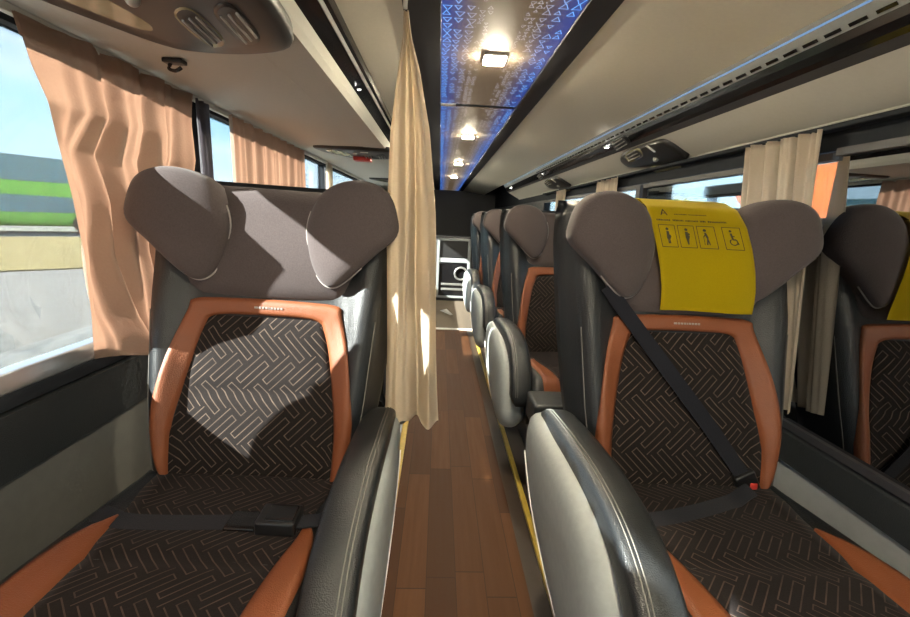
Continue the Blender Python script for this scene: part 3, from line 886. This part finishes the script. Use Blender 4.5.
# small spotlights on the rack rails
def spot(x, y, z, lab, r=.010):
    e = empty('spotlight', (x, y, z))
    bm = bmesh.new(); bmesh.ops.create_uvsphere(bm, u_segments=14, v_segments=8, radius=r)
    bmesh.ops.scale(bm, vec=(1, 1, .6), verts=bm.verts); obj('lens', bm, 'spot', e)
    bm = bmesh.new(); tube(bm, [(1.25*r*math.cos(a), 1.25*r*math.sin(a), .0) for a in [2*PI*k/18 for k in range(18)]], r*.35, 6, True); obj('rim', bm, 'silver', e)
    tag(e, lab, 'spotlight', 'small spotlights on the rack rails')
spot(.902, 2.47, 1.575, 'farther of the paired spotlights on the right-hand rack rail', .013)
spot(.902, 2.36, 1.575, 'nearer of the paired spotlights on the right-hand rack rail', .013)
spot(.902, 4.03, 1.575, 'single spotlight midway down the right-hand rack rail', .014)
spot(.902, 5.75, 1.575, 'tiny farthest spotlight at the end of the right-hand rack', .015)
spot(-.325, 3.05, 1.613, 'spotlight on the left-hand rack rail beside the aisle curtain', .010)
spot(-.325, 1.78, 1.613, 'small spotlight on the left-hand rack rail nearer the camera', .006)

# overhead service consoles
def console(name, loc, lab, mirror=1, red=False, w=.50, l=.46):
    """dark console under a rack: housing, lenses, vents; x across, y along"""
    e = empty(name, loc); s = mirror
    out = [(-.25*s, -.22), (-.10*s, -.235), (.12*s, -.235), (.235*s, -.20), (.25*s, -.02), (.215*s, .13), (.10*s, .195), (-.04*s, .205), (-.12*s, .17), (-.20*s, .02), (-.25*s, -.10)]
    P = catmull([(x*w/.5, y*l/.46, 0) for x, y in out], 4); rings = []
    for r, z in [(1.0, .012), (1.0, -.006), (.98, -.014), (.93, -.018), (.6, -.020), (.2, -.021)]:
        rings.append([Vector((p.x*r, p.y*r, z)) for p in P])
    bm = bmesh.new(); loft(bm, rings); h = obj('housing', bm, 'console', e, auto=50)
    for k, (x, y) in enumerate(((.05, .03), (.145, .0))):
        bm = bmesh.new()
        pts = catmull([(s*(x-.035), y+.10, -.022), (s*(x+.02), y+.06, -.022), (s*(x+.03), y-.10, -.022), (s*(x-.025), y-.06, -.022)], 5)
        loft(bm, [[p+Vector((0, 0, .006)) for p in pts], pts, [Vector((s*x, y, 0))+(p-Vector((s*x, y, 0)))*.6+Vector((0, 0, -.004)) for p in pts]])
        ln = obj('reading_light' if k == 0 else 'air_nozzle', bm, 'lens' if k == 0 else 'blackplastic', e)
        for q in range(3):
            bm = bmesh.new(); tube(bm, [(s*(x-.02+.02*q), y+.08-.02*q, -.0275), (s*(x-.01+.02*q), y-.06-.01*q, -.0275)], .003, 6); obj('vane', bm, 'silver', ln)
    bm = bmesh.new(); box(bm, min(s*.03, s*.08), max(s*.03, s*.08), -.168, -.155, -.024, -.018, .002); obj('indicator', bm, 'white', e, auto=40)
    bm = bmesh.new(); pts = catmull([(s*-.19, -.17, -.021), (s*-.10, -.18, -.021), (s*-.06, .0, -.021), (s*-.09, .06, -.021), (s*-.15, -.03, -.021)], 5)
    loft(bm, [[p+Vector((0, 0, .006)) for p in pts], pts]); obj('speaker_panel', bm, 'lens' if not red else 'gloss', e, auto=40)
    bm = bmesh.new(); bmesh.ops.create_uvsphere(bm, u_segments=12, v_segments=8, radius=.014)
    bmesh.ops.translate(bm, vec=(s*-.015, -.10, -.022), verts=bm.verts); obj('call_button', bm, 'silver', e)
    if red:
        bm = bmesh.new(); box(bm, min(s*-.06, s*.06), max(s*-.06, s*.06), .06, .16, -.045, -.015, .008); obj('red_light', bm, 'red', e, auto=40)
    tag(e, lab, 'overhead console', 'service consoles under the luggage racks')
    return e
console('service_console', (-.60, 1.065, 1.5615), 'large gloss black overhead console with vents above the sunlit left seat')
console('service_console', (-.56, 3.10, 1.5615), 'far left overhead console with a red light, under the luggage rack', 1, True)
console('service_console', (-.56, 5.3, 1.5615), 'small left overhead console beyond the one with a red light')
for y, lab in ((2.22, 'overhead console under right-hand rack, above the curtained window'), (3.95, 'dim overhead console farther back under right-hand rack')):
    c = console('service_console', (1.015, y, 1.4985), lab, -1, False, .15, .56); c.rotation_euler = (0, math.radians(28.5), 0)
# small hook under the left rack
hk = empty('coat_hook', (-.775, 1.375, 1.558))
bm = bmesh.new(); box(bm, -.028, .028, -.016, .016, -.012, .0, .004); obj('base', bm, 'blackplastic', hk, auto=40)
bm = bmesh.new(); tube(bm, catmull([(-.01, 0, -.008), (-.014, -.004, -.026), (.006, -.008, -.032), (.022, -.006, -.022)], 5, False), .005, 8); obj('hook', bm, 'gloss', hk)
tag(hk, 'small black hook on cream rack underside above left seat', 'hook')

# ------------------------------------------------------------------ curtains
def curtain(name, f, mat, nu=120, nv=50, rz=None):
    bm = bmesh.new(); pts = [[f(i/nu, j/nv) for i in range(nu+1)] for j in range(nv+1)]
    c = pts[0][nu//2]
    o_loc = Vector(c)
    pts = [[p-o_loc for p in r] for r in pts]
    grid(bm, pts); bmesh.ops.solidify(bm, geom=bm.faces[:], thickness=.0012)
    o = obj(name, bm, mat, recalc=False); o.location = o_loc; return o

def folds(u, v, n, ph): 
    return math.sin(2*PI*n*u+ph+.9*math.sin(2.2*v+ph))+.45*math.sin(2*PI*n*1.73*u+1.3*ph+1.5*v)+.25*math.sin(2*PI*n*2.9*u+v*2+ph)
# big curtain by the near left seat
def cL(u, v):
    z = 1.542-.80*v
    y0 = interp([(0, 1.06), (.12, 1.09), (.21, 1.115), (.34, 1.005), (.48, 1.03), (.65, 1.02), (.85, 1.065), (.94, 1.11), (1, 1.12)], v)
    xe = interp([(0, -.925), (.12, -.93), (.21, -.925), (.34, -.825), (.48, -.83), (.65, -.812), (.85, -.85), (.94, -.89), (1, -.90)], v)
    y1 = interp([(0, 1.74), (.3, 1.70), (.6, 1.56), (.8, 1.47), (1, 1.42)], v)
    yy = y0+(y1-y0)*u
    amp = (.014+.016*sst(0, .5, v))*sst(0, .06, u)
    x = XL+.035+.03*sst(.1, .8, v)+amp*folds(u, v, 4.5, .6)*.8
    x += .05*sst(.15, .9, v)*math.sin(PI*min(1, u*1.2))*sst(0, .2, u)
    x += .018*math.sin(6*v+8*u)*sst(.3, .8, v)*sst(0, .1, u)
    x = x+(xe-x)*(1-sst(0, .22, u))
    z += -.03*math.sin(PI*u)*v+.045*u*v
    if z < .79: x = max(x, XL+.048)
    return Vector((max(x, XL+.012), yy+.006*math.sin(14*v+3*u)*sst(0, .1, u), z))
o = curtain('window_curtain', cL, 'curtain', 150, 60)
def top_shade(o, f, umax=1):  # second cloth layer added to darken the backlit curtain top
    bm = bmesh.new(); pts = []
    for j in range(9):
        r = []
        for i in range(121):
            p = f(i/120, .055*j/8); r.append(p-o.location+Vector((-.0045, 0, 0)))
        pts.append(r)
    grid(bm, pts); bmesh.ops.solidify(bm, geom=bm.faces[:], thickness=.0012)
    obj('top_shade_layer', bm, 'curtain', o, recalc=False)
top_shade(o, cL)
tag(o, 'large gathered beige curtain glowing orange at window beside the near left seat', 'curtain', 'window curtains on the left side')
def cSunBlock(u, v):  # added out of view; its edge cuts the sun patch on the seat
    z = 1.43+.012*math.sin(u*20)-.70*v
    y1 = interp([(0, .72), (.12, .77), (.25, .825), (.4, .85), (.55, .86), (.85, .875), (1, .87)], v)
    return Vector((XL+.03+.014*folds(u, v, 12, .9)*.8*sst(0, .03, 1-u), -.50+(y1+.50)*u, z))
o = curtain('window_curtain', cSunBlock, 'curtain', 200, 24)
tag(o, 'unseen beige curtain added at left window near the camera to block the sun', 'curtain', 'window curtains on the left side')
def cLd(u, v):
    z = 1.542-.80*v; yy = 1.745+.10*u
    return Vector((XL+.026+.012*folds(u, v, 2.5, .2)*.7+.012*v, yy, z))
o = curtain('window_curtain', cLd, 'curtain_dark', 40, 20)
tag(o, 'narrow grey curtain edge behind the large beige curtain on left side', 'curtain', 'window curtains on the left side')
def cL2(u, v):
    z = 1.542-.80*v; yy = 1.99+1.03*u
    return Vector((XL+.032+.014*folds(u, v, 9, 1.1)*.8, yy+.01*math.sin(5*v), z))
o = curtain('window_curtain', cL2, 'curtain', 180, 24)
tag(o, 'orange-glowing curtain at second left window, seen above the near left headrest', 'curtain', 'window curtains on the left side')
def cL3(u, v):
    z = 1.542-.80*v; yy = 3.62+.16*u
    return Vector((XL+.03+.014*folds(u, v, 3, .4)*.8, yy, z))
o = curtain('window_curtain', cL3, 'curtain_aisle', 50, 16)
tag(o, 'small pale curtain bunch between the two farthest left windows', 'curtain', 'window curtains on the left side')
# right side
def cR(u, v):
    z = 1.438-.80*v
    y0 = 1.225-.10*v; y1 = interp([(0, 1.545), (.5, 1.48), (1, 1.32)], v)
    return Vector((XR-.047-.016*folds(u, v, 5, .3)*.75-.008*v, y0+(y1-y0)*u, z))
o = curtain('window_curtain', cR, 'curtain_right', 130, 40)
tag(o, 'beige pleated curtain at right window behind the yellow-covered seat', 'curtain', 'window curtains on the right side')
for k, (a, b, lab) in enumerate(((2.62, 2.98, 'second beige curtain along right windows, left of the sky-filled panes'), (3.75, 4.0, 'farthest small beige curtain along the right windows'))):
    def cf(u, v, a=a, b=b, k=k):
        return Vector((XR-.045-.012*folds(u, v, 4, k+.5)*.75, a+(b-a)*u, 1.438-.80*v))
    o = curtain('window_curtain', cf, 'curtain_right', 60, 16); tag(o, lab, 'curtain', 'window curtains on the right side')
# aisle curtain
def cA(u, v):
    z = 1.655-1.115*v
    c0 = interp([(0, -.112), (.05, -.114), (.12, -.126), (.25, -.144), (.45, -.150), (1, -.150)], v)
    c1 = interp([(0, -.098), (.05, -.090), (.12, -.066), (.25, -.036), (.45, -.014), (.7, .0), (1, .018)], v)
    am = interp([(0, .006), (.1, .016), (.4, .026), (1, .030)], v)
    x = c0+(c1-c0)*u
    y = 1.215+am*folds(u, v*.8, 1.7, 1.2)*.9
    z -= .012*math.sin(u*PI*3+.6)*v
    return Vector((x+.004*math.sin(9*v+10*u)*v, y, z))
ac = empty('aisle_curtain', (-.10, 1.19, HC))
bm = bmesh.new(); pts = [[cA(i/110, j/70)-Vector(ac.location) for i in range(111)] for j in range(71)]
grid(bm, pts); bmesh.ops.solidify(bm, geom=bm.faces[:], thickness=.0015); obj('cloth', bm, 'curtain_aisle', ac, recalc=False)
bm = bmesh.new(); tube(bm, [(-.004, 0, -.008), (-.005, 0, -.05)], .006, 8); obj('hanger', bm, 'cream_dk', ac)
tag(ac, 'cream divider curtain hanging gathered beside the aisle from the ceiling', 'curtain')

# ------------------------------------------------------------------ end of the aisle
gc = empty('galley_cabinet', (.22, 6.0, 0))
bm = bmesh.new(); box(bm, -.9, .86, .02, .55, 0, .90, .01); obj('body', bm, 'darkframe', gc, auto=40)
bm = bmesh.new()
for a in ((-.24, -.205, .05, .88), (.185, .225, .05, .88)): box(bm, a[0], a[1], -.02, .03, a[2], a[3], .004)
for z0, z1 in ((.85, .88), (.05, .08)): box(bm, -.24, .225, -.02, .03, z0, z1, .004)
obj('door_frame', bm, 'greyplastic', gc, auto=40)
bm = bmesh.new(); box(bm, -.205, .185, -.012, .02, .55, .61, .004); obj('pale_band', bm, 'wallgrey_r', gc, auto=40)
bm = bmesh.new(); box(bm, -.205, .185, .0, .022, .62, .85); obj('upper_panel', bm, 'console', gc, smooth=False)
bm = bmesh.new(); box(bm, -.205, .185, .0, .022, .08, .53); obj('lower_panel', bm, 'gloss', gc, smooth=False)
bm = bmesh.new(); tube(bm, [(.10+.085*math.cos(a), -.012, .40+.085*math.sin(a)) for a in [2*PI*k/24 for k in range(24)]], .014, 8, True); obj('round_handle', bm, 'silver', gc)
bm = bmesh.new()
for z in (.16, .23): box(bm, -.17, .16, -.01, .01, z, z+.03, .003)
obj('slat', bm, 'silver', gc, auto=40)
tag(gc, 'dark cabinet with grey framed door and white band at far end of aisle', 'cabinet')
bm = bmesh.new()
P = [(-.11, .05, .010), (.02, -.20, .010), (.05, -.16, .010), (-.02, .16, .012)]
vs = [bm.verts.new(p) for p in P]; bm.faces.new(vs); bmesh.ops.solidify(bm, geom=bm.faces[:], thickness=.002)
o = obj('paper_sheet', bm, 'paper', smooth=False); o.location = (.15, 5.25, .0)
tag(o, 'small white paper lying on the brown floor near the far cabinet', 'paper')
# footrest box behind the near right seat
fb = empty('footrest', (.50, SY+.42, 0))
bm = bmesh.new(); box(bm, -.13, .28, -.05, .10, .40, .50, .015); obj('pad', bm, 'leather', fb, auto=40)
for s in (-.08, .22):
    bm = bmesh.new(); tube(bm, [(s, .03, .0), (s, .02, .41)], .014, 8); obj('leg', bm, 'darkframe', fb)
tag(fb, 'low dark footrest box on floor behind the near right seat', 'footrest')

# ------------------------------------------------------------------ outdoors
GZ = -.45
struct(boxobj('ground', -70, 70, -30, 110, GZ-.3, GZ, 'cobble'))
bm = bmesh.new()
vs = [(-60, 41), (-9.6, -6), (-15.5, -12), (-66, 35)]
# strip of dry grass between the paved yard and the green coach (runs along the diagonal)
d = Vector((1, 1, 0)).normalized(); n = Vector((-1, 1, 0)).normalized()
def diag(a, b, z): return d*a+n*b+Vector((0, 0, z))
for a0, a1, b0, b1, z0, z1 in ((-45, 45, 13.6, 25.5, GZ-.05, GZ+.03),):
    r = bmesh.ops.create_cube(bm, size=1)
    for v in r['verts']:
        v.co = diag((a0+a1)/2+v.co.x*(a1-a0), (b0+b1)/2+v.co.y*(b1-b0), (z0+z1)/2+v.co.z*(z1-z0))
struct(obj('ground_verge', bm, 'grass', smooth=False))

def coach(name, origin, ang, length, height, mats, lab, cat='bus'):
    """coach standing outside: body, window bands, wheels; local x along its length, y depth away"""
    e = empty(name, origin, ang); paint, glassm, trim = mats
    hh = height
    def bodyloft(x0, x1, z0, z1, dep, round_end):
        rings = []
        for x, k in ((x0, .96), (x0+.06, 1), (x1-1.1, 1), (x1-.35, .995), (x1-.05, .97), (x1, .9)):
            zc = (z0+z1)/2; hz = (z1-z0)/2; ring = []
            for j in range(24):
                an = 2*PI*j/24; c, s2 = math.cos(an), math.sin(an)
                ring.append(Vector((x, dep/2+math.copysign(abs(c)**.25, c)*dep/2*k, zc+math.copysign(abs(s2)**.25, s2)*hz*k)))
            rings.append(ring)
        bm = bmesh.new(); loft(bm, rings); return bm
    obj('body', bodyloft(0, length, .32, hh, 2.5, 1), paint, e, auto=40)
    bm = bmesh.new()
    P = catmull([(.3, -.012, hh*.70), (.3, -.012, hh*.995), (length-.9, -.012, hh*.995), (length-.3, -.012, hh*.72), (length*.5, -.012, hh*.70)], 6)
    loft(bm, [[p+Vector((0, .03, 0)) for p in P], P]); obj('window_band', bm, glassm, e, auto=40)
    bm = bmesh.new()
    P = catmull([(.3, -.012, hh*.30), (.3, -.012, hh*.50), (length-1.6, -.012, hh*.50), (length-.35, -.012, hh*.40), (length-.3, -.012, hh*.30)], 6)
    loft(bm, [[p+Vector((0, .03, 0)) for p in P], P]); obj('lower_window_band', bm, trim, e, auto=40)
    for x in (length-1.45, 2.4):
        bm = bmesh.new(); bmesh.ops.create_cone(bm, cap_ends=True, segments=28, radius1=.48, radius2=.48, depth=.3)
        bmesh.ops.rotate(bm, verts=bm.verts, cent=(0, 0, 0), matrix=Matrix.Rotation(PI/2, 3, 'X'))
        bmesh.ops.translate(bm, vec=(x, .10, .48), verts=bm.verts); wh = obj('wheel', bm, 'blackplastic', e, auto=40)
        bm = bmesh.new(); bmesh.ops.create_cone(bm, cap_ends=True, segments=24, radius1=.24, radius2=.2, depth=.06)
        bmesh.ops.rotate(bm, verts=bm.verts, cent=(0, 0, 0), matrix=Matrix.Rotation(PI/2, 3, 'X'))
        bmesh.ops.translate(bm, vec=(x, -.07, .48), verts=bm.verts); obj('hubcap', bm, 'silver', wh, auto=40)
    tag(e, lab, cat); return e
p = diag(-7.6, 28.5, GZ)
g = coach('parked_bus', p, PI/4, 12.5, 3.45, ('buspaint', 'busglass', 'busglass'), 'bright green coach parked beyond the grass outside the left window')
coach('parked_bus', (9.4, 13.4, GZ), -PI/2, 9.5, 3.25, ('orangepaint', 'orangepaint', 'gloss'), 'orange bus outside the right window, glimpsed beside the pleated curtain')
# tree beyond
def tree(loc, R, lab, seed):
    rnd = random.Random(seed); e = empty('tree', loc)
    bm = bmesh.new(); tube(bm, [(0, 0, 0), (.1, 0, R*.5), (0, .1, R)], [.3, .22, .12], 8); obj('trunk', bm, 'bark', e)
    bm = bmesh.new()
    for k in range(900):
        a = rnd.uniform(0, 2*PI); zz = rnd.uniform(-.6, 1); rr_ = math.sqrt(max(0, 1-zz*zz))*R*rnd.uniform(.75, 1.05)
        c = Vector((rr_*math.cos(a)*1.5, rr_*math.sin(a)*1.5, R*1.0+zz*R*.7*rnd.uniform(.8, 1.05))); s = R*.09
        q = [c+Vector((rnd.uniform(-s, s), rnd.uniform(-s, s), rnd.uniform(-s, s))) for _ in range(4)]
        vs = [bm.verts.new(v) for v in q]
        for t in ((0, 1, 2), (0, 1, 3), (0, 2, 3), (1, 2, 3)): bm.faces.new([vs[i] for i in t])
    r = bmesh.ops.create_icosphere(bm, subdivisions=3, radius=R*.8)
    for v in r['verts']: v.co = Vector((v.co.x*1.5, v.co.y*1.5, v.co.z*.7+R))
    obj('foliage', bm, 'leaf', e, smooth=False)
    tag(e, lab, 'tree', 'trees seen outside the right windows')
tree((19, 35.5, GZ), 2.3, 'olive green tree outside the right window left of the curtain', 3)
tree((21, 47, GZ), 2.0, 'farther olive tree outside, beside the larger one', 5)

# ------------------------------------------------------------------ light
w = bpy.data.worlds.new('sky'); bpy.context.scene.world = w; w.use_nodes = True
t = w.node_tree; t.nodes.clear()
tc = t.nodes.new('ShaderNodeTexCoord'); sp = t.nodes.new('ShaderNodeSeparateXYZ'); t.links.new(tc.outputs['Generated'], sp.inputs[0])
cr = t.nodes.new('ShaderNodeValToRGB'); t.links.new(sp.outputs[2], cr.inputs[0])
els = cr.color_ramp.elements
els[0].position = 0; els[0].color = (.74, .90, .96, 1); els[1].position = 1; els[1].color = (.16, .34, .72, 1)
e1 = els.new(.18); e1.color = (.46, .76, .93, 1); e2 = els.new(.45); e2.color = (.22, .49, .84, 1)
mp = t.nodes.new('ShaderNodeMapping'); mp.inputs['Scale'].default_value = (1, 1, 4.5); t.links.new(tc.outputs['Generated'], mp.inputs[0])
nz = t.nodes.new('ShaderNodeTexNoise'); nz.inputs['Scale'].default_value = 2.3; nz.inputs['Detail'].default_value = 6; t.links.new(mp.outputs[0], nz.inputs['Vector'])
rp = t.nodes.new('ShaderNodeMapRange'); rp.inputs[1].default_value = .5; rp.inputs[2].default_value = .68; t.links.new(nz.outputs[0], rp.inputs[0])
mx = t.nodes.new('ShaderNodeMix'); mx.data_type = 'RGBA'; t.links.new(rp.outputs[0], mx.inputs[0]); t.links.new(cr.outputs[0], mx.inputs[6]); mx.inputs[7].default_value = (.86, .90, .93, 1)
bg = t.nodes.new('ShaderNodeBackground'); bg.inputs[1].default_value = 4.6; t.links.new(mx.outputs[2], bg.inputs[0])
wo = t.nodes.new('ShaderNodeOutputWorld'); t.links.new(bg.outputs[0], wo.inputs[0])

sl_ = bpy.data.lights.new('sun', 'SUN'); sl_.energy = 76.0; sl_.angle = math.radians(.6); sl_.color = (1, .93, .82)
so = bpy.data.objects.new('sun', sl_); C.objects.link(so); so.location = (-6, -3, 8)
so.rotation_euler = Vector((.9, .40, -.60)).to_track_quat('-Z', 'Y').to_euler()

# ------------------------------------------------------------------ camera
cam = bpy.data.cameras.new('camera'); co = bpy.data.objects.new('camera', cam); C.objects.link(co)
cam.sensor_width = 36; cam.lens = 36*430/910; cam.clip_start = .02; cam.clip_end = 500
YAW, PIT, ROL = map(math.radians, (-2.5089, -11.7823, 2.7))
Mx = Matrix.Rotation(YAW, 4, 'Z') @ Matrix.Rotation(PI/2+PIT, 4, 'X') @ Matrix.Rotation(ROL, 4, 'Z')
Mx.translation = Vector((0, 0, 1.15)); co.matrix_world = Mx
sc = bpy.context.scene; sc.camera = co
sc.view_settings.view_transform = 'Standard'; sc.view_settings.look = 'None'
sc.view_settings.gamma = 1; sc.view_settings.use_curve_mapping = False
sc.view_settings.exposure = 1.5
